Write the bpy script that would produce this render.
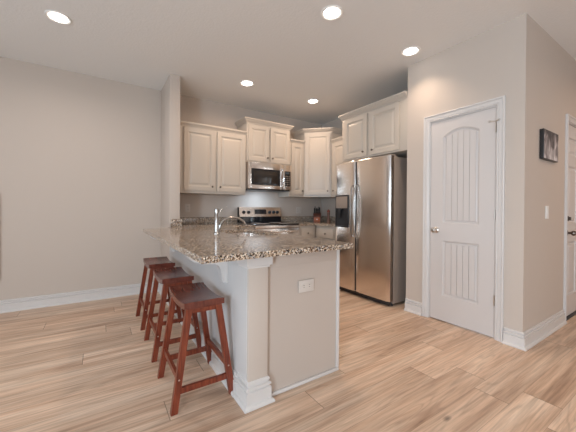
import bpy, bmesh, math, random
from mathutils import Vector, Matrix
random.seed(4)
for o in list(bpy.data.objects): bpy.data.objects.remove(o)
sc = bpy.context.scene
COL = sc.collection

# ------------------------------------------------------------------ camera
HC = 1.132
th, pi_, ro = 0.5783, 0.0065, 0.0062
F = Vector((math.sin(th)*math.cos(pi_), math.cos(th)*math.cos(pi_), -math.sin(pi_)))
R = Vector((math.cos(th), -math.sin(th), 0)); U = R.cross(F)
R2 = R*math.cos(ro)+U*math.sin(ro); U2 = -R*math.sin(ro)+U*math.cos(ro)
cam = bpy.data.cameras.new('camera'); co = bpy.data.objects.new('camera', cam); COL.objects.link(co)
m = Matrix((R2, U2, -F)).transposed().to_4x4(); m.translation = Vector((0, 0, HC))
co.matrix_world = m
cam.sensor_fit = 'HORIZONTAL'; cam.sensor_width = 36; cam.lens = 289.4/576*36
cam.shift_y = -(216-210.8)/576; cam.clip_start = .05; cam.clip_end = 200
sc.camera = co

# ------------------------------------------------------------------ light and exposure
sc.view_settings.view_transform = 'Standard'; sc.view_settings.look = 'None'
sc.view_settings.gamma = 1; sc.view_settings.use_curve_mapping = False
sc.view_settings.exposure = 0.0
w = bpy.data.worlds.new('sky'); sc.world = w; w.use_nodes = True
bg = w.node_tree.nodes['Background']; bg.inputs[0].default_value = (.80, .90, 1, 1); bg.inputs[1].default_value = 1.6

def area(name, loc, direction, sx, sy, power, color, spread=math.pi, shape='RECTANGLE'):
    l = bpy.data.lights.new(name, 'AREA'); l.shape = shape; l.size = sx
    if shape == 'RECTANGLE': l.size_y = sy
    l.energy = power; l.color = color; l.spread = spread
    o = bpy.data.objects.new(name, l); COL.objects.link(o); o.location = loc
    o.rotation_euler = Vector(direction).to_track_quat('-Z', 'Y').to_euler()
    return o
# daylight through the glazed door on the left side, then two added fill lights at unseen windows
area('daylight_and_fill', (-3.12, -1.9, 1.15), (1, 0, 0), 1.1, 1.9, 185, (.68, .85, 1))
area('daylight_and_fill', (-3.12, 1.9, 1.45), (1, 0, 0), 1.4, 1.2, 21, (.66, .84, 1))  # added fill that brightens the left wall
area('daylight_and_fill', (1.3, -3.32, 1.45), (0, 1, 0), 2.6, 1.4, 12, (1, .80, .64))  # added warm fill from behind the camera, not daylight

# ------------------------------------------------------------------ materials
def new_mat(name):
    m = bpy.data.materials.new(name); m.use_nodes = True
    nt = m.node_tree; b = nt.nodes['Principled BSDF']; return m, nt, b
def N(nt, t, **kw):
    n = nt.nodes.new(t)
    for k, v in kw.items(): setattr(n, k, v)
    return n
def mathn(nt, op, a, b=None, c=None):
    n = N(nt, 'ShaderNodeMath', operation=op)
    for i, v in enumerate((a, b, c)):
        if v is None: continue
        if isinstance(v, (int, float)): n.inputs[i].default_value = v
        else: nt.links.new(v, n.inputs[i])
    return n.outputs[0]
def ramp(nt, fac, stops, interp='LINEAR'):
    r = N(nt, 'ShaderNodeValToRGB'); r.color_ramp.interpolation = interp
    els = r.color_ramp.elements
    while len(els) < len(stops): els.new(.5)
    for e, (p, c) in zip(els, stops): e.position = p; e.color = (*c, 1)
    nt.links.new(fac, r.inputs[0]); return r.outputs[0]
def plain(name, col, rough=.5, metal=0, bump=0, bscale=200, var=0, **kw):
    m, nt, b = new_mat(name)
    b.inputs['Base Color'].default_value = (*col, 1); b.inputs['Roughness'].default_value = rough
    b.inputs['Metallic'].default_value = metal
    for k, v in kw.items(): b.inputs[k.replace('_', ' ')].default_value = v
    g = N(nt, 'ShaderNodeNewGeometry')
    n = N(nt, 'ShaderNodeTexNoise'); n.inputs['Scale'].default_value = bscale; n.inputs['Detail'].default_value = 3
    nt.links.new(g.outputs['Position'], n.inputs['Vector'])
    if bump:
        bp = N(nt, 'ShaderNodeBump'); bp.inputs['Strength'].default_value = bump; bp.inputs['Distance'].default_value = .004
        nt.links.new(n.outputs[0], bp.inputs['Height']); nt.links.new(bp.outputs[0], b.inputs['Normal'])
    if var:
        c = ramp(nt, n.outputs[0], [(.35, tuple(x*(1-var) for x in col)), (.65, tuple(min(1, x*(1+var)) for x in col))])
        nt.links.new(c, b.inputs['Base Color'])
    return m

M = {}
M['wall'] = plain('wall_paint', (.56, .485, .425), .75, bump=.12, bscale=120)
M['ceiling'] = plain('ceiling_texture', (.82, .82, .81), .9, bump=.55, bscale=55)
M['halfpaint'] = plain('pale_half_wall_paint', (.56, .535, .52), .6, bump=.06, bscale=120)
M['trim'] = plain('white_trim_paint', (.66, .63, .61), .35, bump=.02, bscale=40)
M['door'] = plain('white_door_paint', (.62, .58, .56), .35, bump=.03, bscale=90)
M['cab'] = plain('cream_cabinet_paint', (.54, .48, .415), .38, bump=.02, bscale=60)
M['cabin'] = plain('cabinet_shadow_gap', (.42, .34, .26), .6, bump=.02)
M['nickel'] = plain('brushed_nickel', (.60, .56, .52), .28, 1, bump=.02, bscale=300)
M['bronze'] = plain('aged_pewter', (.16, .13, .11), .35, 1, bump=.02, bscale=300)
M['chrome'] = plain('polished_chrome', (.78, .78, .80), .12, 1, bump=.01, bscale=300)
M['almond'] = plain('almond_plastic', (.62, .56, .51), .35, bump=.01)
M['faucet'] = plain('satin_faucet_metal', (.44, .42, .40), .26, 1, bump=.01)
M['black'] = plain('black_plastic', (.018, .018, .02), .35, bump=.02)
M['blackglass'] = plain('black_glass', (.012, .012, .014), .06, bump=.005)
M['greyside'] = plain('grey_enamel', (.30, .24, .20), .42, bump=.06, bscale=400)
M['white'] = plain('white_plastic', (.85, .83, .80), .35, bump=.01)
M['slot'] = plain('dark_socket_slots', (.05, .045, .04), .6, bump=.01)
M['red'] = plain('cherry_block_wood', (.30, .07, .035), .35, bump=.05, bscale=80, var=.25)
M['tanfab'] = plain('tan_fabric', (.50, .38, .26), .9, bump=.3, bscale=500, var=.1)
M['ovenwin'] = plain('oven_window_glass', (.03, .025, .022), .08, bump=.005)
M['silverpanel'] = plain('silver_panel_print', (.55, .56, .57), .3, bump=.01)

def stainless():
    m, nt, b = new_mat('brushed_stainless_steel')  # directional grain
    b.inputs['Metallic'].default_value = 1; b.inputs['Roughness'].default_value = .24
    b.inputs['Base Color'].default_value = (.84, .79, .75, 1)
    tc = N(nt, 'ShaderNodeTexCoord'); mp = N(nt, 'ShaderNodeMapping'); mp.inputs['Scale'].default_value = (2, 2, 260)
    n = N(nt, 'ShaderNodeTexNoise'); n.inputs['Scale'].default_value = 3; n.inputs['Detail'].default_value = 4
    nt.links.new(tc.outputs['Object'], mp.inputs[0]); nt.links.new(mp.outputs[0], n.inputs['Vector'])
    r = mathn(nt, 'MULTIPLY_ADD', n.outputs[0], .10, .17); nt.links.new(r, b.inputs['Roughness'])
    n2 = N(nt, 'ShaderNodeTexNoise'); n2.inputs['Scale'].default_value = 2.2; n2.inputs['Detail'].default_value = 1
    nt.links.new(tc.outputs['Object'], n2.inputs['Vector'])
    bp = N(nt, 'ShaderNodeBump'); bp.inputs['Strength'].default_value = .05; bp.inputs['Distance'].default_value = .02
    nt.links.new(n2.outputs[0], bp.inputs['Height']); nt.links.new(bp.outputs[0], b.inputs['Normal'])
    return m
M['steel'] = stainless()

def granite():
    m, nt, b = new_mat('speckled_granite')
    g = N(nt, 'ShaderNodeNewGeometry'); P = g.outputs['Position']
    def noise(s, d=2, off=0):
        mp = N(nt, 'ShaderNodeMapping'); mp.inputs['Location'].default_value = (off, off*1.7, off*.3)
        nt.links.new(P, mp.inputs[0])
        n = N(nt, 'ShaderNodeTexNoise'); n.inputs['Scale'].default_value = s; n.inputs['Detail'].default_value = d
        nt.links.new(mp.outputs[0], n.inputs['Vector']); return n.outputs[0]
    def mix(fac, a, c):
        x = N(nt, 'ShaderNodeMix', data_type='RGBA'); nt.links.new(fac, x.inputs[0])
        for s, v in ((6, a), (7, c)):
            if isinstance(v, tuple): x.inputs[s].default_value = (*v, 1)
            else: nt.links.new(v, x.inputs[s])
        return x.outputs[2]
    v = N(nt, 'ShaderNodeTexVoronoi'); v.inputs['Scale'].default_value = 120; nt.links.new(P, v.inputs['Vector'])
    sep = N(nt, 'ShaderNodeSeparateColor'); nt.links.new(v.outputs['Color'], sep.inputs[0])
    base = ramp(nt, sep.outputs[0], [(0, (.55, .42, .30)), (.3, (.72, .60, .47)), (.6, (.44, .33, .24)), (.8, (.80, .73, .63))], 'CONSTANT')
    dark = mathn(nt, 'GREATER_THAN', noise(98, 3), .54)
    grey = mathn(nt, 'GREATER_THAN', noise(60, 2, 5), .57)
    blk = mathn(nt, 'GREATER_THAN', noise(112, 3, 9), .565)
    c = mix(grey, base, (.34, .32, .31)); c = mix(dark, c, (.20, .12, .075)); c = mix(blk, c, (.02, .017, .016))
    nt.links.new(c, b.inputs['Base Color'])
    b.inputs['Roughness'].default_value = .09; b.inputs['IOR'].default_value = 1.45
    return m
M['granite'] = granite()

def floor_mat():
    m, nt, b = new_mat('light_oak_planks')
    g = N(nt, 'ShaderNodeNewGeometry'); sp = N(nt, 'ShaderNodeSeparateXYZ'); nt.links.new(g.outputs['Position'], sp.inputs[0])
    X, Y = sp.outputs[0], sp.outputs[1]
    W, L = .185, 1.25
    ry = mathn(nt, 'DIVIDE', mathn(nt, 'ADD', Y, 10.03), W); row = mathn(nt, 'FLOOR', ry); fy = mathn(nt, 'FRACT', ry)
    wn = N(nt, 'ShaderNodeTexWhiteNoise', noise_dimensions='1D'); nt.links.new(row, wn.inputs['W'])
    rx = mathn(nt, 'ADD', mathn(nt, 'DIVIDE', X, L), mathn(nt, 'MULTIPLY', wn.outputs[0], 7.3)); ci = mathn(nt, 'FLOOR', rx); fx = mathn(nt, 'FRACT', rx)
    cmb = N(nt, 'ShaderNodeCombineXYZ'); nt.links.new(row, cmb.inputs[0]); nt.links.new(ci, cmb.inputs[1])
    wn2 = N(nt, 'ShaderNodeTexWhiteNoise', noise_dimensions='2D'); nt.links.new(cmb.outputs[0], wn2.inputs['Vector'])
    pr = wn2.outputs[0]
    # grain coordinates, shifted plank by plank
    c2 = N(nt, 'ShaderNodeCombineXYZ')
    nt.links.new(mathn(nt, 'ADD', X, mathn(nt, 'MULTIPLY', pr, 37)), c2.inputs[0])
    nt.links.new(mathn(nt, 'ADD', Y, mathn(nt, 'MULTIPLY', pr, 11)), c2.inputs[1]); nt.links.new(mathn(nt, 'MULTIPLY', pr, 5), c2.inputs[2])
    def noise(scale, sc_, detail, dist=0, rough=.55):
        mp = N(nt, 'ShaderNodeMapping'); mp.inputs['Scale'].default_value = sc_; nt.links.new(c2.outputs[0], mp.inputs[0])
        n = N(nt, 'ShaderNodeTexNoise'); n.inputs['Scale'].default_value = scale; n.inputs['Detail'].default_value = detail
        n.inputs['Distortion'].default_value = dist; n.inputs['Roughness'].default_value = rough
        nt.links.new(mp.outputs[0], n.inputs['Vector']); return n.outputs[0]
    broad = noise(2.6, (.30, 3.4, 1), 3, .7)
    cath = noise(1.7, (.34, 4.6, 1), 2, .8)
    fine = noise(26, (.09, 2.6, 1), 4, .2, .7)
    lines = mathn(nt, 'PINGPONG', mathn(nt, 'MULTIPLY', cath, 9), .5)
    col = ramp(nt, broad, [(.28, (.40, .25, .165)), (.45, (.57, .395, .28)), (.60, (.66, .49, .365)), (.78, (.72, .575, .45))])
    def mul(a, facsock, amt_lo, amt_hi, p0, p1):
        r = N(nt, 'ShaderNodeMapRange'); r.inputs[1].default_value = p0; r.inputs[2].default_value = p1
        r.inputs[3].default_value = amt_lo; r.inputs[4].default_value = amt_hi; nt.links.new(facsock, r.inputs[0])
        v = N(nt, 'ShaderNodeVectorMath', operation='SCALE'); nt.links.new(a, v.inputs[0]); nt.links.new(r.outputs[0], v.inputs['Scale']); return v.outputs[0]
    col = mul(col, fine, .78, 1.10, .32, .62)
    col = mul(col, lines, .86, 1.04, 0, .25)
    col = mul(col, pr, .90, 1.10, 0, 1)
    # knots
    vk = N(nt, 'ShaderNodeTexVoronoi'); vk.inputs['Scale'].default_value = 2.6
    mp = N(nt, 'ShaderNodeMapping'); mp.inputs['Scale'].default_value = (.6, 1.3, 1); nt.links.new(c2.outputs[0], mp.inputs[0]); nt.links.new(mp.outputs[0], vk.inputs['Vector'])
    col = mul(col, vk.outputs['Distance'], .45, 1, .02, .065)
    seam_y = mathn(nt, 'LESS_THAN', mathn(nt, 'PINGPONG', fy, .5), .006)
    seam_x = mathn(nt, 'LESS_THAN', mathn(nt, 'PINGPONG', fx, .5), .0018)
    seam = mathn(nt, 'MAXIMUM', mathn(nt, 'MULTIPLY', seam_y, .6), mathn(nt, 'MULTIPLY', seam_x, .95))
    col = mul(col, seam, 1, .45, 0, 1)
    nt.links.new(col, b.inputs['Base Color']); b.inputs['Roughness'].default_value = .42
    bp = N(nt, 'ShaderNodeBump'); bp.inputs['Strength'].default_value = .12; bp.inputs['Distance'].default_value = .003
    nt.links.new(fine, bp.inputs['Height']); nt.links.new(bp.outputs[0], b.inputs['Normal'])
    return m
M['floor'] = floor_mat()

def wood_red():
    m, nt, b = new_mat('cherry_stained_wood')
    tc = N(nt, 'ShaderNodeTexCoord'); mp = N(nt, 'ShaderNodeMapping'); mp.inputs['Scale'].default_value = (14, 14, 1.6)
    n = N(nt, 'ShaderNodeTexNoise'); n.inputs['Scale'].default_value = 5; n.inputs['Detail'].default_value = 4
    nt.links.new(tc.outputs['Object'], mp.inputs[0]); nt.links.new(mp.outputs[0], n.inputs['Vector'])
    c = ramp(nt, n.outputs[0], [(.3, (.105, .018, .009)), (.55, (.20, .04, .018)), (.8, (.29, .07, .03))])
    nt.links.new(c, b.inputs['Base Color']); b.inputs['Roughness'].default_value = .3
    return m
M['stool'] = wood_red()
def wood_seat():
    m, nt, b = new_mat('cherry_seat_wood')
    tc = N(nt, 'ShaderNodeTexCoord'); mp = N(nt, 'ShaderNodeMapping'); mp.inputs['Scale'].default_value = (14, 1.8, 4)
    n = N(nt, 'ShaderNodeTexNoise'); n.inputs['Scale'].default_value = 4; n.inputs['Detail'].default_value = 4
    nt.links.new(tc.outputs['Object'], mp.inputs[0]); nt.links.new(mp.outputs[0], n.inputs['Vector'])
    c = ramp(nt, n.outputs[0], [(.3, (.085, .022, .016)), (.55, (.15, .038, .025)), (.8, (.21, .06, .035))])
    nt.links.new(c, b.inputs['Base Color']); b.inputs['Roughness'].default_value = .22
    return m
M['seat'] = wood_seat()
def photo_mat():
    m, nt, b = new_mat('misty_tree_print')
    tc = N(nt, 'ShaderNodeTexCoord'); mp = N(nt, 'ShaderNodeMapping'); mp.inputs['Scale'].default_value = (1, 1, .45)
    n = N(nt, 'ShaderNodeTexNoise'); n.inputs['Scale'].default_value = 16; n.inputs['Detail'].default_value = 6; n.inputs['Distortion'].default_value = .8
    nt.links.new(tc.outputs['Object'], mp.inputs[0]); nt.links.new(mp.outputs[0], n.inputs['Vector'])
    sp = N(nt, 'ShaderNodeSeparateXYZ'); nt.links.new(tc.outputs['Object'], sp.inputs[0])
    f = mathn(nt, 'SUBTRACT', n.outputs[0], mathn(nt, 'MULTIPLY', sp.outputs[2], .9))
    c = ramp(nt, f, [(.36, (.035, .03, .035)), (.5, (.20, .17, .17)), (.6, (.42, .38, .38)), (.72, (.72, .68, .68))])
    nt.links.new(c, b.inputs['Base Color']); b.inputs['Roughness'].default_value = .45
    return m
M['print'] = photo_mat()
def emis(name, col, s):
    m, nt, b = new_mat(name); b.inputs['Base Color'].default_value = (*col, 1)
    b.inputs['Emission Color'].default_value = (*col, 1); b.inputs['Emission Strength'].default_value = s; return m
M['bulb'] = emis('lit_bulb', (1, .95, .88), 9)
M['lcd'] = emis('lit_display', (.05, .07, .09), .05)
def glass():
    m, nt, b = new_mat('window_glass'); b.inputs['Transmission Weight'].default_value = 1; b.inputs['Roughness'].default_value = 0
    b.inputs['IOR'].default_value = 1.1; return m
M['glass'] = glass()

# ------------------------------------------------------------------ mesh helpers
class MB:
    def __init__(s): s.bm = bmesh.new()
    def box(s, x0, x1, y0, y1, z0, z1, bev=0, seg=2):
        x0, x1 = sorted((x0, x1)); y0, y1 = sorted((y0, y1)); z0, z1 = sorted((z0, z1))
        b = bmesh.new(); r = bmesh.ops.create_cube(b, size=1)
        for v in b.verts: v.co = Vector(((x0+x1)/2+v.co.x*(x1-x0), (y0+y1)/2+v.co.y*(y1-y0), (z0+z1)/2+v.co.z*(z1-z0)))
        if bev: bmesh.ops.bevel(b, geom=b.edges[:], offset=bev, segments=seg, affect='EDGES', profile=.6)
        s.add(b); return s
    def add(s, b, mat=None):
        if mat is not None: b.transform(mat)
        me = bpy.data.meshes.new('tmp'); b.to_mesh(me); b.free(); s.bm.from_mesh(me); bpy.data.meshes.remove(me)
    def loft(s, rings, closed=True, cap=True):
        vs = [[s.bm.verts.new(p) for p in r] for r in rings]; n = len(rings[0])
        for a, c in zip(vs, vs[1:]):
            for i in range(n if closed else n-1):
                j = (i+1) % n; s.bm.faces.new((a[i], a[j], c[j], c[i]))
        if cap and closed:
            s.bm.faces.new(vs[0][::-1]); s.bm.faces.new(vs[-1])
        return s
    def lathe(s, prof, center=(0, 0, 0), axis='z', n=24):
        rings = []
        for r, h in prof:
            ring = []
            for i in range(n):
                a = 2*math.pi*i/n; p = (r*math.cos(a), r*math.sin(a), h)
                if axis == 'y': p = (p[0], p[2], p[1])
                if axis == 'x': p = (p[2], p[0], p[1])
                ring.append(Vector(center)+Vector(p))
            rings.append(ring)
        return s.loft(rings)
    def tube(s, pts, rad, n=10, flat=1.0):
        pts = [Vector(p) for p in pts]; rings = []; up = None
        for i, p in enumerate(pts):
            t = (pts[min(i+1, len(pts)-1)]-pts[max(i-1, 0)]).normalized()
            if up is None: up = t.orthogonal().normalized()
            up = (up-t*up.dot(t)).normalized(); side = t.cross(up)
            r = rad[i] if isinstance(rad, (list, tuple)) else rad
            rings.append([p+up*math.cos(2*math.pi*k/n)*r+side*math.sin(2*math.pi*k/n)*r*flat for k in range(n)])
        return s.loft(rings)
    def beam(s, a, b, wx, wy, wx2=None, wy2=None):     # a square bar between two points with horizontal ends
        a, b = Vector(a), Vector(b); wx2 = wx2 or wx; wy2 = wy2 or wy
        q = [(-1, -1), (1, -1), (1, 1), (-1, 1)]
        s.loft([[a+Vector((i*wx/2, j*wy/2, 0)) for i, j in q], [b+Vector((i*wx2/2, j*wy2/2, 0)) for i, j in q]]); return s
    def bar(s, a, b, h, t):                            # horizontal-ish rail, h tall, t thick
        a, b = Vector(a), Vector(b); d = (b-a).normalized(); side = Vector((-d.y, d.x, 0)).normalized()*t/2; up = Vector((0, 0, h/2))
        s.loft([[p-side-up, p+side-up, p+side+up, p-side+up] for p in (a, b)]); return s
    def prism(s, poly, axis, a0, a1):                  # poly of 2D points extruded along an axis
        def P(u, v, a): return {'x': (a, u, v), 'y': (u, a, v), 'z': (u, v, a)}[axis]
        s.loft([[Vector(P(u, v, a)) for u, v in poly] for a in (a0, a1)]); return s
    def sweep(s, path, prof, fn, closed=False):        # mitred sweep; prof (outward, across)
        n = len(path); rings = []
        for i in range(n):
            p = Vector(path[i]); 
            a = Vector(path[i-1]) if (i > 0 or closed) else None
            c = Vector(path[(i+1) % n]) if (i < n-1 or closed) else None
            d1 = (p-a).normalized() if a is not None else None; d2 = (c-p).normalized() if c is not None else None
            if d1 is None: d1 = d2
            if d2 is None: d2 = d1
            n1 = Vector((d1.y, -d1.x)); n2 = Vector((d2.y, -d2.x)); mm = (n1+n2); mm = mm/ mm.dot(n1)
            rings.append([Vector(fn(*(p+mm*o), d)) for o, d in prof])
        if closed: rings.append(rings[0])
        return s.loft(rings, cap=not closed)
    def panel(s, x0, x1, z0, z1, yf, t, panels, prof):
        """door slab facing -y: front face at yf with moulded panel wells; prof = (inset, depth) rings"""
        bm = s.bm
        outer = [bm.verts.new((x, yf, z)) for x, z in ((x0, z0), (x1, z0), (x1, z1), (x0, z1))]
        edges = [bm.edges.new((outer[i], outer[(i+1) % 4])) for i in range(4)]
        for poly in panels:
            def inset(poly, d):
                n = len(poly); out = []
                for i in range(n):
                    a, p, c = Vector(poly[i-1]), Vector(poly[i]), Vector(poly[(i+1) % n])
                    n1 = Vector((-(p-a).y, (p-a).x)).normalized(); n2 = Vector((-(c-p).y, (c-p).x)).normalized()
                    mm = n1+n2; mm = mm/mm.dot(n1); out.append(p+mm*d)
                return out
            prev = [bm.verts.new((x, yf, z)) for x, z in poly]; n = len(prev)
            edges += [bm.edges.new((prev[i], prev[(i+1) % n])) for i in range(n)]
            for d, dep in prof:
                cur = [bm.verts.new((q.x, yf+dep, q.y)) for q in inset(poly, d)]
                for i in range(n):
                    j = (i+1) % n; bm.faces.new((prev[i], prev[j], cur[j], cur[i]))
                prev = cur
            bm.faces.new(prev)
        bmesh.ops.triangle_fill(bm, edges=edges, use_beauty=True)
        back = [bm.verts.new((x, yf+t, z)) for x, z in ((x0, z0), (x1, z0), (x1, z1), (x0, z1))]
        for i in range(4):
            j = (i+1) % 4; bm.faces.new((outer[i], outer[j], back[j], back[i]))
        bm.faces.new(back); return s
    def build(s, name, mat, parent=None, origin=None, smooth=.6):
        bm = s.bm
        bmesh.ops.recalc_face_normals(bm, faces=bm.faces[:])
        for f in bm.faces: f.smooth = True
        for e in bm.edges:
            e.smooth = len(e.link_faces) == 2 and e.calc_face_angle(0) < smooth
        vs = [v.co for v in bm.verts]
        lo = Vector((min(v.x for v in vs), min(v.y for v in vs), min(v.z for v in vs)))
        hi = Vector((max(v.x for v in vs), max(v.y for v in vs), max(v.z for v in vs)))
        c = (lo+hi)/2 if origin is None else Vector(origin)
        for v in bm.verts: v.co -= c
        me = bpy.data.meshes.new(name); bm.to_mesh(me); bm.free()
        me.materials.append(M[mat] if isinstance(mat, str) else mat)
        o = bpy.data.objects.new(name, me); COL.objects.link(o)
        off = Vector((0, 0, 0))
        if parent is not None:
            o.parent = parent
            if parent.type == 'MESH': off = parent.location.copy()   # mesh parents keep their thing's frame
        o.location = c-off
        return o
def tag(o, label=None, cat=None, group=None, kind=None):
    for k, v in (('label', label), ('category', cat), ('group', group), ('kind', kind)):
        if v: o[k] = v
    return o
def thing(name, label, cat, loc=(0, 0, 0), rz=0, group=None):
    o = bpy.data.objects.new(name, None); COL.objects.link(o); o.empty_display_size = .05
    o.location = loc; o.rotation_euler.z = rz; return tag(o, label, cat, group)
def copy_tree(o, parent=None):
    c = o.copy(); COL.objects.link(c)
    if parent is not None: c.parent = parent
    for ch in list(o.children): copy_tree(ch, c)
    return c
def struct(mb, name, mat, parent=None, smooth=.6):
    o = mb.build(name, mat, parent, smooth=smooth)
    if parent is None: o['kind'] = 'structure'
    return o

# ------------------------------------------------------------------ the room
YB, XP, YC, YF, XW, H = 4.277, 2.905, .924, 2.003, 3.55, 2.738
XL, YR, XE = -3.1, -3.3, 6.2
XS0, XS1, YS = .705, .824, 3.67        # stub and half wall, end of the full-height part
struct(MB().box(XL-.15, XE+.15, YR-.15, YB+.15, -.12, 0), 'floor', 'floor')
# ceiling with round holes is not needed: the downlights are surface trims
struct(MB().box(XL-.15, XE+.15, YR-.15, YB+.15, H, H+.15), 'ceiling', 'ceiling')
struct(MB().box(XL-.15, XW+.12, YB, YB+.13, 0, H), 'wall_back', 'wall')
struct(MB().box(XW, XW+.12, YF+.001, YB, 0, H), 'wall_kitchen_side', 'wall')
def bull(x0, x1, y0, y1, z0, z1): return MB().box(x0, x1, y0, y1, z0, z1, .006, 2)
struct(MB().box(XS0, XS1, YS, YB, 0, H, .005), 'wall_stub', 'wall')
struct(MB().box(XS0, XS1, 1.507, YS, 0, .868, .004), 'wall_half', 'halfpaint')
# pantry wall with door opening, facing -x; then its return facing -y with the second door opening
DL, DR, DH = 1.738, 1.118, 2.052
b = MB(); T = .115
b.box(XP, XP+T, DL, YF, 0, H); b.box(XP, XP+T, DR, DL, DH, H); b.box(XP, XP+T, YC+T, DR, 0, H)
b.box(XP+T, XW+.12, YF-T, YF, 0, H)
bmesh.ops.remove_doubles(b.bm, verts=b.bm.verts[:], dist=1e-5)
struct(b, 'wall_pantry', 'wall')
D2L, D2R, D2H = 4.0, 4.93, 2.05
b = MB(); b.box(XP, D2L, YC, YC+T, 0, H); b.box(D2L, D2R, YC, YC+T, D2H, H); b.box(D2R, XE, YC, YC+T, 0, H)
struct(b, 'wall_hall', 'wall')
struct(MB().box(XE, XE+.12, YR, YC+T, 0, H), 'wall_far_right', 'wall')
# left side wall with a glazed patio door and an added window for the fill light
def wall_open(axis, p0, p1, a0, a1, holes):
    b = MB(); cur = a0
    def bx(u0, u1, z0, z1):
        if axis == 'x': b.box(p0, p1, u0, u1, z0, z1)
        else: b.box(u0, u1, p0, p1, z0, z1)
    for (h0, h1, z0, z1) in holes:
        bx(cur, h0, 0, H); bx(h0, h1, z1, H)
        if z0 > 0: bx(h0, h1, 0, z0)
        cur = h1
    bx(cur, a1, 0, H); return b
struct(wall_open('x', XL-.12, XL, YR, YB, [(-2.65, -.95, 0, 2.1), (1.15, 2.65, .8, 2.1)]), 'wall_left', 'wall')
struct(wall_open('y', YR-.12, YR, XL-.12, XE+.12, [(-.1, 2.7, .75, 2.15)]), 'wall_rear', 'wall')
def window(name, axis, p, h0, h1, z0, z1):
    b = MB(); t = .05
    def bx(u0, u1, za, zb):
        if axis == 'x': b.box(p-.1, p-.04, u0, u1, za, zb, .004)
        else: b.box(u0, u1, p-.1, p-.04, za, zb, .004)
    bx(h0, h0+t, z0, z1); bx(h1-t, h1, z0, z1); bx(h0+t, h1-t, z0, z0+t); bx(h0+t, h1-t, z1-t, z1)
    mid = (h0+h1)/2; bx(mid-t/2, mid+t/2, z0+t, z1-t)
    o = b.build(name, 'trim'); o['kind'] = 'structure'; return o
window('window_1', 'x', XL, -2.65, -.95, 0, 2.1)
window('fill_window_left', 'x', XL, 1.15, 2.65, .8, 2.1)  # unseen window, added to hold the left fill light
window('fill_window_rear', 'y', YR, -.1, 2.7, .75, 2.15)  # unseen window, added to hold the warm rear fill

# baseboards: (outward, z) profile
BB = [(0, 0), (.032, 0), (.032, .010), (.028, .018), (.017, .022), (.017, .084), (.008, .088), (.008, .094), (.016, .098), (.016, .107), (.005, .111), (.005, .117), (.011, .121), (.010, .129), (0, .133)]
def baseboard(name, path, parent=None):
    b = MB(); b.sweep(path, BB, lambda x, y, d: (x, y, d)); return struct(b, name, 'trim', parent, .25)
# the outward side is the right-hand side of the path
e = .001
baseboard('baseboard_back', [(XL, YB-e), (XS0-.002, YB-e)][::1])
baseboard('baseboard_stub', [(XS0-e, YB-.032), (XS0-e, 1.62)])
CW = .062
baseboard('baseboard_pantry_left', [(XP-e, YF), (XP-e, DL+CW+.001)])
baseboard('baseboard_pantry', [(XP-e, DR-CW-.001), (XP-e, YC-e), (D2L-CW-.001, YC-e)])
baseboard('baseboard_hall', [(D2R+CW, YC-e), (XE, YC-e)])
baseboard('baseboard_left', [(XL+e, -.9), (XL+e, YB-.033)])
baseboard('baseboard_rear', [(XE, YR+e), (XL, YR+e)])

# door casings: profile (outward, depth toward the room)
CAS = [(0, 0), (0, .008), (.006, .012), (.012, .008), (.018, .012), (.040, .015), (.044, .011), (.048, .018), (.056, .021), (CW, .019), (CW, 0)]
def casing(path, fn): b = MB(); b.sweep(path, CAS, fn); return b
def make_door(name, width, height, loc, rz, sixpanel):
    """door facing local -y, x from 0 to width; frame 0 = floor"""
    root = bpy.data.objects.new(name, None); COL.objects.link(root); root.location = loc; root.rotation_euler.z = rz
    root['kind'] = 'structure'
    jt = .013
    j = MB(); j.box(-.001, jt, .002, T-.002, 0, height); j.box(width-jt, width+.001, .002, T-.002, 0, height); j.box(jt, width-jt, .002, T-.002, height-jt, height+.001)
    j.box(jt, jt+.01, .045, .057, 0, height-jt); j.box(width-jt-.01, width-jt, .045, .057, 0, height-jt)
    j.build('jamb', 'trim', root)
    # path goes so that its right-hand side is outside: up the left side, over, down the right side (x,z plane)
    casing([(width-.004, 0), (width-.004, height-.004), (.004, height-.004), (.004, 0)],
           lambda x, z, d: (x, -d-.0005, z)).build('casing', 'trim', root, smooth=.3)
    return root

def rect(x0, x1, z0, z1): return [(x0, z0), (x1, z0), (x1, z1), (x0, z1)]
# --- door 1: the pantry door. local x: 0 at world y=DL, increasing toward -y
W1 = DL-DR
d1 = make_door('door_1', W1, DH, (XP, DL, 0), -math.pi/2, False)
x0, x1 = .016, W1-.016
pl, prr = x0+.128, x1-.128
arch = [(pl, 1.0), (prr, 1.0), (prr, 1.868)]
for i in range(1, 12):
    t = i/12; arch.append((prr+(pl-prr)*t, 1.868+.062*math.sin(math.pi*t)**.9))
arch.append((pl, 1.868))
prof = [(.004, .007), (.010, .009), (.014, .014), (.022, .014), (.028, .0105), (.030, .0105)]
leaf = MB(); leaf.panel(x0, x1, .012, DH-.016, .004, .035, [arch, rect(pl, prr, .265, .82)], prof)
leafo = leaf.build('door_leaf', 'door', d1, smooth=.2)
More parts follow.
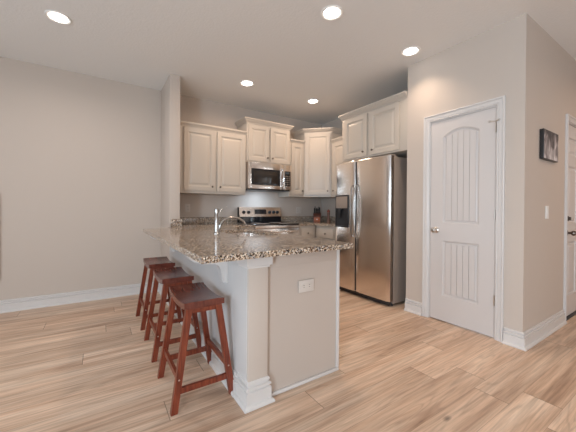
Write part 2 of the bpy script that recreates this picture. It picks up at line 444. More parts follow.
# grooves of the planked panels are thin recessed beads
def planks(z0, z1s):
    g = MB(); n = 5; a0, a1 = pl+.031, prr-.031; wd = (a1-a0)/n
    def top(xx):
        t = (xx-pl)/(prr-pl); return z1s-.032+(.062*math.sin(math.pi*t)**.9 if z1s > 1.5 else 0)
    for i in range(n):
        xa, xb = a0+wd*i+.002, a0+wd*(i+1)-.002
        poly = [(xa, z0+.032), (xb, z0+.032)]+[(xb+(xa-xb)*k/4, top(xb+(xa-xb)*k/4)) for k in range(5)]
        g.prism([(q[0], q[1]) for q in poly], 'y', .0075, .0150)
    return g
planks(1.0, 1.868).build('plank_panel', 'door', d1, smooth=.2); planks(.265, .82).build('plank_panel', 'door', d1, smooth=.2)
for z in (1.86, 1.09, .34):
    h = MB(); h.tube([(x1+.002, -.002, z-.045), (x1+.002, -.002, z+.045)], .006, 10); h.box(x1-.004, x1+.014, .0005, .005, z-.045, z+.045)
    h.build('hinge', 'nickel', d1)
h = MB(); h.tube([(x1+.002, -.006, 1.912), (x1-.035, -.03, 1.912)], .004, 8); h.tube([(x1+.002, -.006, 1.912), (x1+.035, -.028, 1.912)], .004, 8)
h.lathe([(.0, 0), (.009, .001), (.009, .008), (0, .009)], (x1+.036, -.034, 1.912), 'y', 10); h.lathe([(0, 0), (.009, .001), (.009, .008), (0, .009)], (x1-.036, -.036, 1.912), 'y', 10)
h.build('hinge_pin_stop', 'nickel', d1)
k = MB(); k.lathe([(0, .004), (.031, .004), (.031, 0), (.026, -.006), (.012, -.010), (.011, -.028), (.020, -.034), (.027, -.045), (.027, -.054), (.020, -.064), (.008, -.068), (0, -.068)], (x0+.062, 0, .925), 'y', 24)
k.build('door_knob', 'nickel', d1)

# --- door 2: six-panel door in the wall facing -y
W2 = D2R-D2L
d2 = make_door('door_2', W2, D2H, (D2L, YC, 0), 0, True)
x0, x1 = .016, W2-.016; mid = W2/2
ps = []
for (xa, xb) in ((x0+.115, mid-.055), (mid+.055, x1-.115)):
    for (za, zb) in ((.235, .80), (1.0, 1.60), (1.72, 1.90)): ps.append(rect(xa, xb, za, zb))
leaf = MB(); leaf.panel(x0, x1, .022, D2H-.016, .012, .04, ps, [(.004, .009), (.014, .014), (.022, .014), (.042, .004), (.046, .003)])
leaf.build('door_leaf', 'door', d2, smooth=.2)
k = MB(); k.lathe([(0, .012), (.031, .012), (.031, .007), (.012, .002), (.011, -.02), (.022, -.028), (.027, -.04), (.022, -.056), (0, -.06)], (x0+.065, 0, .90), 'y', 20)
k.build('door_knob', 'bronze', d2)
k = MB(); k.lathe([(0, .012), (.028, .012), (.028, .002), (.020, -.004), (0, -.005)], (x0+.065, 0, 1.05), 'y', 20); k.box(x0+.060, x0+.070, -.022, -.002, 1.032, 1.068, .002)
k.build('deadbolt', 'bronze', d2)
MB().box(.013, W2-.013, -.01, T, 0, .016, .004).build('threshold_shadow', 'black', d2)  # black bar stands in for the shadowed gap under the door

# half wall end post: capital, plinth base and panel trims (structure)
PX0, PX1, PY = XS0, XS1+.022, 1.507
b = MB(); b.box(PX0+.004, PX1-.012, PY-.018, PY+.11, .10, .80, .002)
struct(b, 'trim_1', 'wall')
def ringpath(x0, x1, y0, y1): return [(x0, y1), (x0, y0), (x1, y0), (x1, y1)][::1]
path = [(PX0+.004, PY+.11), (PX0+.004, PY-.018), (PX1-.012, PY-.018), (PX1-.012, PY+.10)]
# right-hand side of this path must be outward: going toward -y along x0, right is -x
b = MB(); CAP = [(0, .792), (.008, .792), (.008, .802), (.020, .806), (.020, .8665), (0, .8665)]
b.sweep(path, CAP, lambda x, y, d: (x, y, d)); struct(b, 'trim_2', 'trim', None, .25)
b = MB(); BASE = [(0, 0), (.034, 0), (.034, .010), (.029, .018), (.018, .022), (.018, .088), (.008, .093), (.008, .099), (.017, .103), (.017, .114), (.004, .119), (.004, .125), (.011, .129), (.010, .140), (0, .146)]
b.sweep(path, BASE, lambda x, y, d: (x, y, d)); struct(b, 'trim_3', 'trim', None, .25)

# ------------------------------------------------------------------ recessed ceiling lights
def downlight(x, y, label, power=3.6, color=(1, .78, .60), spread=108):
    t = thing('ceiling_light', label, 'ceiling light', (x, y, H), 0, 'recessed ceiling downlights')
    r = MB(); r.lathe([(.070, 0), (.092, 0), (.092, -.004), (.086, -.008), (.074, -.006), (.070, -.003), (.066, 0)], n=32)
    r.build('trim_ring', 'white', t)
    bl = MB(); bl.lathe([(0, -.001), (.066, -.001), (.062, -.006), (.035, -.014), (0, -.016)], n=28); bl.build('bulb', 'bulb', t)
    a = area('downlight_glow', (x, y, H-.02), (0, 0, -1), .12, .12, power, color, math.radians(spread), 'DISK')
    a.parent = t; a.location = (0, 0, -.02); a.rotation_euler = (0, 0, 0)
    return t
downlight(-.29, 3.12, 'round recessed ceiling light near the left wall, far left of all', 9, (1, .90, .84), 165)
downlight(1.592, 1.80, 'round recessed ceiling light above the front end of the peninsula')
downlight(2.64, 1.79, 'round recessed ceiling light nearest the pantry door wall', 3)
downlight(1.582, 3.403, 'round recessed ceiling light in the kitchen, above the microwave side', 7.5, (1, .74, .54), 165)
downlight(2.663, 3.417, 'small distant recessed ceiling light before the corner wall cabinet', 7, (1, .74, .54), 165)
for x, y, lb in ((-.29, .3, 'unseen ceiling light added for fill, straight above the viewpoint'), (1.6, -1.2, 'unseen ceiling light added for fill, behind the viewpoint to the right'), (-1.9, 1.6, 'unseen ceiling light added for fill, out of frame beyond the left edge')):
    downlight(x, y, lb, 5, (1, .88, .80), 165)  # unseen downlights, added to lift the overall room light
downlight(4.6, -.4, 'unseen ceiling light added to warm the hall wall, outside the frame', 16, (1, .68, .46), 165)  # added lamp, tints the hall wall warm

# ------------------------------------------------------------------ cabinets (local: front faces -y, x to the right, back at y=depth)
DPROF = [(.003, .005), (.010, .007), (.013, .012), (.026, .012), (.046, .004), (.050, .0035)]
def knob(parent, x, z, mat='bronze', y=-.02):
    k = MB(); k.lathe([(0, 0), (.006, 0), (.005, -.012), (.012, -.018), (.014, -.023), (.010, -.028), (0, -.029)], (x, y, z), 'y', 14)
    return k.build('knob', mat, parent)
def cab_door(t, x0, x1, z0, z1, kx=None, kz=None, name='door', rail=.052):
    d = MB(); d.panel(x0, x1, z0, z1, -.020, .0185, [rect(x0+rail, x1-rail, z0+rail, z1-rail)], DPROF)
    o = d.build(name, 'cab', t, smooth=.2)
    if kx is not None: knob(o, kx, kz)
    return o
def drawer(t, x0, x1, z0, z1, kx, kz):
    d = MB(); d.box(x0, x1, -.020, -.0015, z0, z1, .004); o = d.build('drawer', 'cab', t); knob(o, kx, kz); return o
CROWN = [(0, 0), (.006, 0), (.008, .012), (.018, .022), (.034, .040), (.040, .052), (.048, .056), (.048, .072), (0, .072)]
CROWN_S = [(0, 0), (.005, 0), (.007, .010), (.014, .018), (.024, .030), (.030, .038), (.030, .055), (0, .055)]
def carcass(t, w, d, z0, z1, mat='cab', frame=True):
    MB().box(0, w, .012 if frame else 0, d, z0, z1, .002).build('body', mat, t)
def face_frame(t, w, z0, z1, doors, rail=.03):
    """front frame around door openings"""
    b = MB(); b.bm.free(); b.bm = bmesh.new()
    xs = [0]+[v for dd in doors for v in dd]+[w]
    for i in range(0, len(xs), 2):
        if xs[i+1]-xs[i] > .001: b.box(xs[i]-.0, xs[i+1]+.0, 0, .012, z0, z1, .001)
    for a, c in doors: b.box(a, c, 0.0005, .012, z0, z0+rail); b.box(a, c, .0005, .012, z1-rail, z1)
    b.build('face_frame', 'cab', t)
def wall_cabinet(label, w, d, z0, z1, loc, rz, doors, crown, crown_path, knobs, zb=None):
    t = thing('wall_cabinet', label, 'wall cabinet', (loc[0], loc[1], 0), rz, 'cream kitchen wall cabinets')
    carcass(t, w, d, z0, z1)
    face_frame(t, w, z0, z1, [(a+.012, b-.012) for a, b in doors], .05 if z0 < 1.5 else .03)
    for (a, b), kk in zip(doors, knobs):
        dz = .040 if z0 < 1.5 else .022
        cab_door(t, a, b, z0+dz, z1-.022, kk, z0+dz+.055)
    c = MB(); c.sweep(crown_path, [(o, z+z1-.004) for o, z in crown], lambda x, y, dd: (x, y, dd)); c.build('crown_moulding', 'cab', t)
    return t
YU = YB-.001
Z0 = 1.336
# left pair, standing against the stub wall
w = 1.820-XS1-.001; x = XS1+.001; d = .335; YFR = YU-d
ox = lambda v: v-x
wall_cabinet('low two-door cream wall cabinet left of the microwave', w, d, Z0, 2.222, (x, YFR), 0,
             [(ox(.932), ox(1.345)), (ox(1.378), ox(1.802))], CROWN_S, [(0.001, 0), (w, 0)], [ox(1.305), ox(1.418)])
# above the microwave
x = 1.823; w = .764; ox = lambda v: v-x
wall_cabinet('raised two-door cream wall cabinet directly above the microwave', w, d+.02, 1.832, 2.405, (x, YFR-.02), 0,
             [(ox(1.846), ox(2.192)), (ox(2.222), ox(2.566))], CROWN, [(0, d), (0, 0), (w, 0), (w, d)], [w/2-.045, w/2+.045])
# narrow one
x = 2.589; w = .300; ox = lambda v: v-x
wall_cabinet('narrow single-door cream wall cabinet right of the microwave', w, d, Z0, 2.222, (x, YFR), 0,
             [(ox(2.622), ox(2.868))], CROWN_S, [(0, 0), (w, 0)], [.245])
# diagonal corner cabinet, built in world axes around its own front
XD, YD = 2.892, YFR       # left front corner
XR = XW-.002-.335         # 3.213
YR2 = YFR-(XR-XD)
t = thing('wall_cabinet', 'tall diagonal corner wall cabinet with one door, above the knife block', 'wall cabinet', (XD, YD, 0), -math.pi/4, 'cream kitchen wall cabinets')
L = math.hypot(XR-XD, YFR-YR2); rot = Matrix.Rotation(math.pi/4, 3, 'Z')
def loc2(px, py):
    v = rot @ Vector((px-XD, py-YD, 0)); return (v.x, v.y)
poly = [loc2(*p) for p in ((XD, YD), (XR, YR2), (XW-.002, YR2), (XW-.002, YU), (XD, YU))]
MB().prism([(a, b if abs(b) > 1e-4 else .0) for a, b in poly], 'z', Z0, 2.405).build('body', 'cab', t)
b = MB(); b.box(0.004, .036, -.012, -.0005, Z0, 2.403); b.box(L-.036, L-.004, -.012, -.0005, Z0, 2.403); b.box(.036, L-.036, -.011, -.0005, Z0, Z0+.03); b.box(.036, L-.036, -.011, -.0005, 2.373, 2.403)
b.build('face_frame', 'cab', t)
o = MB().panel(.026, L-.026, Z0+.038, 2.385, -.033, .020, [rect(.078, L-.078, Z0+.090, 2.333)], DPROF).build('door', 'cab', t)
knob(o, L-.055, Z0+.095, y=-.033)
c = MB(); pth = [loc2(XD, YU-.005), loc2(XD, YD), loc2(XR, YR2), loc2(XW-.007, YR2)]
c.sweep(pth, [(q, z+2.401) for q, z in CROWN], lambda x, y, dd: (x, y, dd)); c.build('crown_moulding', 'cab', t)
# wall cabinet on the side wall, between corner and refrigerator; local x runs toward -y
w = YR2-.002-3.06
wall_cabinet('cream wall cabinet on the side wall, half hidden behind the refrigerator', w, XW-.001-XR, Z0, 2.222, (XR, YR2-.002), -math.pi/2,
             [(.045, w-.03)], CROWN_S, [(0, 0), (w, 0)], [.085])
# above the refrigerator
w = 3.052-2.008
t = wall_cabinet('deep two-door cream wall cabinet above the refrigerator', w, .62, 1.808, 2.398, (2.915, 3.052), -math.pi/2,
             [(.060, .465), (.512, .945)], CROWN, [(0, .55), (0, 0), (w, 0)], [.415, .565])
# ------------------------------------------------------------------ base cabinets
def base_cabinet(label, w, d, loc, rz, cols, ztop=.870, hollow=None):
    t = thing('base_cabinet', label, 'base cabinet', (loc[0], loc[1], 0), rz, 'cream kitchen base cabinets')
    b = MB()
    if hollow:
        h0, h1 = hollow
        b.box(0, h0, .002, d, .105, ztop); b.box(h1, w, .002, d, .105, ztop); b.box(h0, h1, .002, .022, .105, ztop); b.box(h0, h1, d-.02, d, .105, ztop); b.box(h0, h1, .022, d-.02, .105, .125)
    else: b.box(0, w, .002, d, .105, ztop, .002)
    b.build('body', 'cab', t)
    MB().box(0, w, .075, d-.01, 0, .1045).build('toe_kick', 'cab', t)
    for a, c in cols:
        drawer(t, a, c, .690, .832, (a+c)/2, .755); cab_door(t, a, c, .125, .670, c-.04, .62)
    return t
YBF = YB-.002-.61
base_cabinet('cream base cabinet along the back wall left of the stove', 1.824-1.445, .61, (1.445, YBF), 0, [(.02, .36)])
base_cabinet('cream base cabinet with a drawer just right of the stove', 2.925-2.592, .61, (2.592, YBF), 0, [(.035, .285)])
base_cabinet('cream base cabinet with a drawer beside the refrigerator', YBF-.004-3.062, XW-.002-2.928, (2.928, YBF-.004), -math.pi/2, [(.10, .44)])
t = base_cabinet('peninsula base cabinet with grey end panel and wall outlet', 3.665-1.545, 1.415-XS1-.002, (1.415, 1.545), math.pi/2, [(.03, .55), (.58, 1.05), (1.08, 1.55)], hollow=(.55, 1.42))
# end panel (peninsula end facing -y) in the local frame: local x = world y offset, local y = -(world x - 1.415)
LX = lambda wx: -(wx-1.415)
M['endpanel'] = plain('end_panel_paint', (.52, .445, .39), .5, bump=.03, bscale=90)
MB().box(-.028, -.0005, LX(XS1+.003), LX(1.415), .002, .868).build('end_panel', 'endpanel', t)
MB().box(-.034, -.0285, LX(PX1+.006), LX(1.400), .776, .868, .002).build('apron', 'endpanel', t)
MB().box(-.046, -.0285, LX(PX1+.02), LX(1.415), 0, .020, .006).build('shoe_moulding', 'trim', t)
b = MB(); b.box(-.040, -.0285, LX(1.398), LX(1.420), .0205, .868, .002); b.box(-.0285, .02, LX(1.4155), LX(1.422), .0205, .868, .002); b.build('corner_trim', 'trim', t)

# ------------------------------------------------------------------ counters
ZT, ZTB = .905, .872
def slab(poly, hole=None, z0=ZTB, z1=ZT):
    b = MB(); bm = b.bm
    loops = [poly]+([hole] if hole else []); layers = []
    for z in (z0, z1):
        edges = []; vv = []
        for lp in loops:
            vs = [bm.verts.new((x, y, z)) for x, y in lp]; vv.append(vs)
            edges += [bm.edges.new((vs[i], vs[(i+1) % len(vs)])) for i in range(len(vs))]
        bmesh.ops.triangle_fill(bm, edges=edges, use_beauty=True); layers.append(vv)
    for l0, l1 in zip(*layers):
        n = len(l0)
        for i in range(n):
            j = (i+1) % n; bm.faces.new((l0[i], l0[j], l1[j], l1[i]))
    es = [e_ for e_ in bm.edges if len(e_.link_faces) == 2 and e_.calc_face_angle(0) > 1.2 and abs(e_.verts[0].co.z-e_.verts[1].co.z) < 1e-5]
    bmesh.ops.bevel(bm, geom=es, offset=.005, segments=2, affect='EDGES', profile=.5)
    return b
def rrect(x0, x1, y0, y1, r, n=5):
    out = []
    for cx, cy, a0 in ((x1-r, y0+r, -90), (x1-r, y1-r, 0), (x0+r, y1-r, 90), (x0+r, y0+r, 180)):
        for i in range(n+1):
            a = math.radians(a0+90*i/n); out.append((cx+r*math.cos(a), cy+r*math.sin(a)))
    return out
SX0, SX1, SY0, SY1 = .985, 1.36, 2.15, 2.90
ct = thing('countertop', 'long speckled granite countertop of the peninsula with overhang above stools', 'countertop', (XS0, 1.4, ZTB))
def sub(poly, ox, oy): return [(a-ox, b-oy) for a, b in poly]
poly = [(.400, 1.345), (1.430, 1.385), (1.430, YBF-.03), (1.822, YBF-.03), (1.822, YB-.002), (XS1+.001, YB-.002), (XS1+.001, YS-.001), (XS0-.02, YS-.001), (XS0-.02, 3.50), (.400, 3.50)]
b = slab(sub(poly, XS0, 1.4), sub(rrect(SX0, SX1, SY0, SY1, .05), XS0, 1.4), 0, ZT-ZTB); b.build('slab', 'granite', ct)
b = MB(); bx = lambda x0, x1, y0, y1: b.box(x0-XS0, x1-XS0, y0-1.4, y1-1.4, ZT-ZTB+.0005, ZT-ZTB+.098, .002)
bx(XS1+.022, 1.822, YB-.022, YB-.002); b.build('backsplash', 'granite', ct)
b = MB(); bx(XS1+.001, XS1+.021, YS-.022, YB-.002); bx(XS0+.012, XS1+.001, YS-.022, YS-.0015); b.build('backsplash', 'granite', ct)
cr = thing('countertop', 'speckled granite countertop in the corner between stove and refrigerator', 'countertop', (2.59, 3.06, ZTB))
poly = [(2.591, YBF-.03), (2.90, YBF-.03), (2.90, 3.061), (XW-.002, 3.061), (XW-.002, YB-.002), (2.591, YB-.002)]
slab(sub(poly, 2.59, 3.06), None, 0, ZT-ZTB).build('slab', 'granite', cr)
b = MB(); b.box(.002, XW-.002-2.59, YB-.022-3.06, YB-.002-3.06, ZT-ZTB+.0005, ZT-ZTB+.098, .002); b.build('backsplash', 'granite', cr)
b = MB(); b.box(XW-.022-2.59, XW-.002-2.59, .001, YB-.0225-3.06, ZT-ZTB+.0005, ZT-ZTB+.098, .002); b.build('backsplash', 'granite', cr)

# corbels under the overhang
def corbel(y, label):
    t = thing('corbel', label, 'corbel', (XS0-.001, y, .66), 0, 'white brackets under the peninsula overhang')
    pr = [(0, -.01), (-.030, -.01), (-.037, .01), (-.040, .05), (-.047, .082), (-.060, .104), (-.083, .116), (-.12, .121), (-.17, .127), (-.212, .139), (-.240, .158), (-.252, .182), (-.252, .2115), (0, .2115)]
    MB().prism(pr, 'y', -.034, .034).build('bracket', 'trim', t)
    MB().box(-.012, .0, -.042, .042, -.012, .2115, .003).build('backplate', 'trim', t)
    return t
corbel(1.83, 'white scrolled corbel under the counter nearest the front post')
corbel(3.42, 'white scrolled corbel at the far end, by the stub wall')

# sink and faucet
s = thing('sink', 'undermounted stainless steel sink in the peninsula countertop', 'sink', (SX0, SY0, .66))
b = MB(); w_, l_ = SX1-SX0, SY1-SY0
outer = lambda g, z: [Vector((a, b_, z)) for a, b_ in sub(rrect(SX0-g, SX1+g, SY0-g, SY1+g, .05+g), SX0, SY0)]
b.loft([outer(.012, .2105), outer(.001, .2105), outer(-.01, .03), outer(-.03, .005), outer(-.12, .002)][::1], cap=False)
bm = b.bm; bm.verts.ensure_lookup_table(); last = bm.verts[-24:]; bm.faces.new(last)
b.build('basin', 'steel', s)
MB().lathe([(0, .0035), (.035, .0035), (.042, .007), (.042, .003), (0, .003)], (w_/2, l_/2, 0), n=20).build('drain', 'chrome', s)
f = thing('faucet', 'tall chrome kitchen faucet with curved spout beside the sink', 'faucet', (.875, 2.50, ZT+.001))
b = MB(); b.lathe([(0, 0), (.030, 0), (.030, .006), (.024, .012), (.0215, .02), (.0205, .17), (.022, .175), (.022, .2), (.0195, .222), (.010, .23), (0, .23)], n=20); b.build('body', 'faucet', f)
b = MB(); pts = [(.012, 0, .03), (.03, 0, .055)]
for i in range(0, 13):
    a = math.radians(172-150*i/12); pts.append((.155+.125*math.cos(a), 0, .058+.085*math.sin(a)))
pts.append((.285, 0, .065)); b.tube(pts, [.010]*len(pts), 10); b.build('spout', 'faucet', f)
b = MB(); b.tube([(.010, -.01, .15), (.02, -.014, .19), (.045, -.02, .222), (.085, -.025, .238)], [.008, .007, .006, .005], 8); b.build('handle', 'faucet', f)

# ------------------------------------------------------------------ refrigerator: local x 0..W toward -y, front -y -> world -x
FW = .925
fr = thing('refrigerator', 'stainless steel side-by-side refrigerator with ice dispenser', 'refrigerator', (2.79, 3.060, 0), -math.pi/2)
FD = XW-.03-2.79
MB().box(.004, FW-.004, .072, FD, .035, 1.752, .004).build('body', 'greyside', fr)
MB().box(.03, FW-.03, .03, .071, .012, .060, .004).build('grille', 'black', fr)
for xx in (.05, FW-.05):
    MB().lathe([(0, 0), (.018, 0), (.018, .03), (0, .034)], (xx, .1, .0005), n=12).build('foot', 'black', fr)
for xx in (.06, FW-.06): MB().box(xx-.045, xx+.045, .03, .13, 1.7525, 1.775, .006).build('hinge_cover', 'greyside', fr)
SPX = .384
def fdoor(x0, x1, name, hole=None):
    """gently crowned door front"""
    b = MB(); n = 16; rings = []
    for z, ins in ((.062, .006), (.068, 0), (1.757, 0), (1.765, .006)):
        ring = []
        for i in range(n+1):
            t = i/n; xx = x0+ins+(x1-x0-2*ins)*t; yy = .008*(2*t-1)**8+ins-.003*(1-(2*t-1)**2)
            if i in (0, n): yy += .006
            ring.append(Vector((xx, yy, z)))
        ring += [Vector((x1-ins, .066, z)), Vector((x0+ins, .066, z))]
        rings.append(ring)
    b.loft(rings); return b.build(name, 'steel', fr)
MB().box(.03, FW-.03, .0665, .0715, .08, 1.74).build('gasket_gap_shade', 'black', fr)
MB().box(SPX-.0028, SPX+.0028, .003, .0662, .075, 1.75).build('gasket_gap_shade', 'black', fr)  # black strip added to darken the gap between the doors
fz = fdoor(.002, SPX-.003, 'freezer_door'); fg = fdoor(SPX+.003, FW-.002, 'fridge_door')
# dispenser
DX0, DX1, DZ0, DZ1 = .022, .272, .888, 1.325
disp = MB()
disp.box(DX0, DX1, -.014, -.004, DZ0, DZ0+.022, .003); disp.box(DX0, DX1, -.014, -.004, DZ1-.02, DZ1, .003)
disp.box(DX0, DX0+.018, -.014, -.004, DZ0+.022, DZ1-.02, .003); disp.box(DX1-.018, DX1, -.014, -.004, DZ0+.022, DZ1-.02, .003)
dsp = disp.build('dispenser', 'black', fr)
MB().box(DX0+.018, DX1-.018, -.018, -.004, 1.145, DZ1-.02, .004).build('control_panel', 'greyside', dsp)
MB().box(DX0+.018, DX1-.018, -.008, -.0045, DZ0+.022, 1.145).build('dispenser_recess', 'black', dsp)
b = MB(); b.tube([(.13, -.03, 1.14), (.13, -.028, 1.09), (.115, -.02, 1.02)], [.016, .014, .010], 10); b.box(.09, .17, -.036, -.009, 1.125, 1.144, .004)
b.build('ice_chute', 'black', dsp)
MB().box(DX0+.02, DX1-.02, -.040, -.009, DZ0+.006, DZ0+.020, .004).build('drip_tray', 'black', dsp)
for xx, nm, sd in ((SPX-.034, fz, 1), (SPX+.034, fg, -1)):
    b = MB(); pts = []
    for i in range(17):
        t = i/16; pts.append((xx+sd*.010*math.cos(math.pi*(t-.5)), -.024-.034*math.sin(math.pi*t)**.6, .775+.665*t))
    pts = [(xx, -.002, .775)]+pts+[(xx, -.002, 1.44)]
    b.tube(pts, [.0095]*len(pts), 10, 1.1); b.build('handle', 'faucet', nm)

# ------------------------------------------------------------------ microwave (local front -y)
mw = thing('microwave', 'stainless over-the-range microwave below the raised wall cabinet', 'microwave', (1.830, 3.870, 1.414))
W, Hh, D = .757, .414, YB-.004-3.870
MB().box(0, W, .045, D, .018, Hh, .003).build('body', 'greyside', mw)
MB().box(.01, W-.01, .03, D-.02, .0, .0175, .002).build('underside_vent', 'black', mw)
dr = MB(); PX = .610
# door frame pieces around window
dr.box(0, .050, 0, .044, .018, Hh, .003); dr.box(.050, .548, 0, .044, .018, .075, .003); dr.box(.050, .548, 0, .044, .318, Hh, .003); dr.box(.548, PX, 0, .044, .018, Hh, .003)
dro = dr.build('door', 'steel', mw)
MB().box(.052, .546, .006, .040, .077, .316).build('window_surround', 'blackglass', dro)
MB().box(.085, .512, .004, .0059, .105, .290, .0005).build('window', 'ovenwin', dro)
b = MB(); b.box(PX+.002, W, 0, .044, .018, Hh, .003); cp = b.build('control_panel', 'steel', mw)
MB().box(PX+.018, W-.018, -.003, -.0003, .080, .315, .001).build('keypad', 'blackglass', cp)
MB().box(PX+.036, W-.045, -.0045, -.0032, .270, .300, .0005).build('display', 'lcd', cp)
for r_ in range(5):
    for c_ in range(3):
        MB().box(PX+.032+c_*.030, PX+.032+c_*.030+.018, -.0045, -.0032, .096+r_*.032, .096+r_*.032+.014, .0004).build('key', 'greyside', cp)
b = MB(); pts = [(.582, -.002, .07)]+[(.582, -.020-.026*math.sin(math.pi*i/12), .07+.27*i/12) for i in range(13)]+[(.582, -.002, .34)]
b.tube(pts, .0115, 10); b.build('handle', 'chrome', dro)
a = area('cooktop_task_light', (0, 0, 0), (0, .15, -1), .25, .06, 2.0, (.62, .80, 1)); a.parent = mw; a.location = (W*.42, .16, -.006)

# ------------------------------------------------------------------ stove
st = thing('stove', 'stainless electric range with black glass cooktop and knobbed back panel', 'stove', (1.832, 3.625, 0))
W = .758; D = YB-.004-3.625
MB().box(0, W, .045, D, .03, .893, .003).build('body', 'greyside', st)
MB().box(0, W, .03, D-.09, .8935, .910, .004).build('cooktop', 'blackglass', st)
od = MB(); od.box(.004, W-.004, .005, .044, .24, .845, .006); odo = od.build('oven_door', 'steel', st)
MB().box(.10, W-.10, .001, .0049, .38, .70, .001).build('window', 'ovenwin', odo)
b = MB(); b.tube([(.06, -.045, .80), (W-.06, -.045, .80)], .012, 12)
for xx in (.09, W-.09): b.tube([(xx, -.045, .80), (xx, .006, .80)], .009, 8)
b.build('handle', 'steel', odo)
MB().box(.004, W-.004, .010, .044, .05, .225, .006).build('storage_drawer', 'steel', st)
MB().box(.004, W-.004, .012, .0445, .850, .892, .004).build('front_rail', 'steel', st)
b = MB(); b.prism([(D-.088, .911), (D-.002, .911), (D-.002, 1.150), (D-.050, 1.150), (D-.066, 1.140), (D-.088, 1.02)], 'x', 0, W); bp_ = b.build('back_panel', 'blackglass', st)
# silver upper face, tilted like the panel
def tilt(z): return D-.0885+(z-1.02)*(.022/.12)
b = MB(); b.prism([(tilt(1.005)-.001, 1.005), (tilt(1.142)-.001, 1.142), (tilt(1.155), 1.156), (D-.001, 1.156), (D-.001, 1.1505), (tilt(1.14)-.0002, 1.1505-.008), (tilt(1.005)+.0, 1.008)], 'x', 0, W)
b.build('control_face', 'steel', bp_)
b = MB(); b.prism([(tilt(1.045)-.006, 1.045), (tilt(1.120)-.006, 1.120), (tilt(1.120)-.0015, 1.120), (tilt(1.045)-.0015, 1.045)], 'x', .265, .475); dp = b.build('display', 'blackglass', bp_)
for i in range(6):
    b = MB(); xx = .285+i*.030
    b.prism([(tilt(1.06)-.0075, 1.06), (tilt(1.072)-.0075, 1.072), (tilt(1.072)-.0062, 1.072), (tilt(1.06)-.0062, 1.06)], 'x', xx, xx+.018)
    b.prism([(tilt(1.088)-.0075, 1.088), (tilt(1.108)-.0075, 1.108), (tilt(1.108)-.0062, 1.108), (tilt(1.088)-.0062, 1.088)], 'x', xx, xx+.018)
    b.build('button', 'lcd' if i in (2, 3) else 'silverpanel', dp)
for xx in (.075, .158, .540, .615, .688):
    b = MB(); z = 1.075; b.lathe([(0, -.003), (.027, -.003), (.025, -.016), (.018, -.022), (0, -.023)], (xx, tilt(z), z), 'y', 18)
    b.box(xx-.004, xx+.004, tilt(z)-.030, tilt(z)-.020, z-.021, z+.021, .002); b.build('knob', 'black', bp_)
for cx, cy, r in ((.2, .16, .10), (.56, .16, .08), (.2, .42, .08), (.56, .42, .10)):
    b = MB(); b.lathe([(r-.004, .9102), (r, .9102), (r, .9108), (r-.004, .9108)], (cx, cy, 0), n=36); b.build('burner_ring', 'greyside', st)

# ------------------------------------------------------------------ knife block and pepper mill
kb = thing('knife_block', 'cherry wood knife block with black-handled knives in the counter corner', 'knife block', (3.27, 4.06, ZT+.001), math.radians(-38))
kz = .135
MB().prism([(-.075, 0), (.055, 0), (.075, .02), (.035, .165), (-.035, .145), (-.06, .105)], 'x', -.066, .066).build('block', plain('dark_block_wood', (.10, .028, .016), .35), kb)
MB().box(-.052, .052, -.0785, -.0755, .006, .078, .001).build('badge', plain('orange_badge', (.42, .11, .035), .45), kb)
MB().lathe([(0, -.0800), (.011, -.0800), (.011, -.0786), (0, -.0786)], (0, 0, .045), 'y', 12).build('badge_mark', 'white', kb)
for i, (dx, dy, hh) in enumerate(((-.048, -.02, .10), (-.016, -.02, .09), (.016, -.02, .085), (.048, -.02, .11), (-.034, .018, .13), (.0, .018, .105), (.034, .018, .125))):
    b = MB(); b.beam((dx, dy+.004, .142), (dx, dy-.02, .145+hh), .013, .022, .016, .025); b.build('knife_handle', 'black', kb)
pm = thing('pepper_mill', 'slim reddish wooden mill standing right of the knife block', 'pepper mill', (3.40, 3.90, ZT+.001))
MB().lathe([(0, 0), (.030, 0), (.030, .02), (.022, .04), (.018, .09), (.024, .14), (.026, .165), (0, .168)], n=18).build('body', plain('brown_mill_wood', (.24, .12, .085), .4), pm)
MB().lathe([(0, .169), (.022, .169), (.027, .185), (.022, .205), (.010, .212), (.007, .22), (0, .225)], n=18).build('cap', 'red', pm)

# ------------------------------------------------------------------ outlets, switch, picture
def outlet(label, loc, rz, w, h, kind, nm='wall_outlet', cat='outlet'):
    t = thing(nm, label, cat, loc, rz)
    pm_ = 'white' if kind == 's' else 'almond'
    MB().box(-w/2, w/2, -.006, -.0005, -h/2, h/2, .002).build('cover_plate', pm_, t)
    if kind == 'h': cs = [(-.022, 0), (.022, 0)]
    elif kind == 'v': cs = [(0, -.022), (0, .022)]
    elif kind == 'vv': cs = [(-.023, -.02), (-.023, .02)]
    else: cs = []
    for cx, cz in cs:
        s_ = MB().lathe([(0, -.0062), (.0165, -.0062), (.0165, -.0085), (0, -.0085)], (cx, 0, cz), 'y', 20).build('socket', pm_, t)
        b = MB()
        for q in (-.006, .006):
            if kind == 'h': b.box(cx-.005, cx+.005, -.0092, -.0086, cz+q-.0012, cz+q+.0012)
            else: b.box(cx+q-.0012, cx+q+.0012, -.0092, -.0086, cz-.005, cz+.005)
        b.build('slot', 'slot', s_)
    if kind in ('s', 'vv'):
        cx = .023 if kind == 'vv' else 0
        MB().box(cx-.016, cx+.016, -.0095, -.0062, -.033, .033, .002).build('rocker', pm_, t)
    return t
outlet('horizontal white double outlet on the peninsula end panel', (1.13, 1.511-.0005, .633), 0, .122, .078, 'h')
outlet('white wall outlet on the backsplash beside the stub wall', (1.065, YB, 1.135), 0, .074, .118, 'v')
outlet('wide white outlet and switch plate right of the stove', (3.02, YB, 1.11), 0, .118, .120, 'vv')
outlet('white light switch on the tan wall under the picture', (3.43, YC, 1.115), 0, .074, .118, 's', 'light_switch', 'light switch')
pc = thing('picture', 'small canvas print of misty dark trees on the right wall', 'picture', (3.42, YC, 1.715))
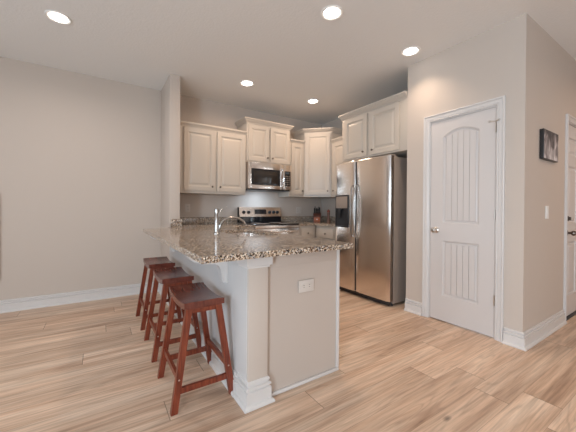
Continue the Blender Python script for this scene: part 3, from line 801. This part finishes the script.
MB().box(-.195, .195, -.030, -.0005, -.130, .130, .002).build('canvas_frame', 'black', pc)
MB().box(-.188, .188, -.0312, -.0302, -.124, .124).build('print', 'print', pc)
hg = thing('wall_hanging', 'tan fabric hanging cut off at the left edge of the photo', 'wall hanging', (-1.12, YB, .35))
b = MB(); n = 14; pts_f = []; 
ring0 = [(x_/n*.46-.23, -.018+.004*math.sin(x_*1.3)) for x_ in range(n+1)]; ring = ring0+[(a_, b_+.008) for a_, b_ in reversed(ring0)]
b.prism(ring, 'z', 0, .92); b.build('cloth', 'tanfab', hg)
b = MB(); b.tube([(-.232, -.012, .925), (.232, -.012, .925)], .006, 10); b.build('hanging_rod', 'red', hg)

# ------------------------------------------------------------------ stools
def make_stool():
    t = thing('bar_stool', 'x', 'bar stool', (0, 0, 0))
    # saddle seat: thin slab dipping along y
    b = MB(); ny = 14; nx = 6; hx, hy = .117, .212; rings = []
    for i in range(ny+1):
        v = -1+2*i/ny; y = hy*v; zt = .581+.020*abs(v)**2.2; 
        top = []; bot = []
        for j in range(nx+1):
            u = -1+2*j/nx; edge = .003 if j in (0, nx) else 0
            top.append(Vector((hx*u, y, zt-edge-.001*(1-u*u))))
        for j in range(nx, -1, -1):
            u = -1+2*j/nx; bot.append(Vector((hx*u, y, zt-.036-(.004 if abs(u) < 1 else 0))))
        rings.append(top+bot)
    b.loft(rings); b.build('seat', 'seat', t)
    # aprons under the seat
    legs = []
    for sx in (-1, 1):
        for sy in (-1, 1):
            b = MB(); top = (sx*.086, sy*.186, .562); bot = (sx*.170, sy*.207, 0)
            b.beam(bot, top, .036, .030, .036, .030); lo = b.build('leg', 'stool', t)
            legs.append((sx, sy))
    def at(sx, sy, z):
        f_ = z/.578; return Vector((sx*(.170-.084*f_), sy*(.207-.021*f_), z))
    for sy in (-1, 1):
        MB().bar(at(-1, sy, .115)+Vector((.016, 0, 0)), at(1, sy, .115)-Vector((.016, 0, 0)), .032, .018).build('stretcher', 'stool', t)
    for sx in (-1, 1):
        MB().bar(at(sx, -1, .180)+Vector((0, .013, 0)), at(sx, 1, .180)-Vector((0, .013, 0)), .032, .018).build('stretcher', 'stool', t)
    for sy in (-1, 1):
        MB().bar(Vector((-.072, sy*.182, .546)), Vector((.072, sy*.182, .546)), .034, .018).build('apron', 'stool', t)
    for sx in (-1, 1):
        b = MB(); b.lathe([(0, 0), (.005, 0), (.004, -.002), (0, -.003)], tuple(at(sx, -1, .18)+Vector((0, -.0145, 0))), 'y', 10); b.build('screw_cap', 'nickel', t)
    return t
st0 = make_stool()
labels = ['cherry wood saddle-seat bar stool in front, nearest the peninsula end post',
          'cherry wood saddle-seat bar stool in the middle of the row of three',
          'cherry wood saddle-seat bar stool farthest back, nearest the left wall']
for i, (x, y) in enumerate(((.516, 1.875), (.512, 2.53), (.510, 3.19))):
    o = st0 if i == 0 else copy_tree(st0)
    o.location = (x, y, 0); o['label'] = labels[i]; o['group'] = 'saddle-seat stools along the peninsula'
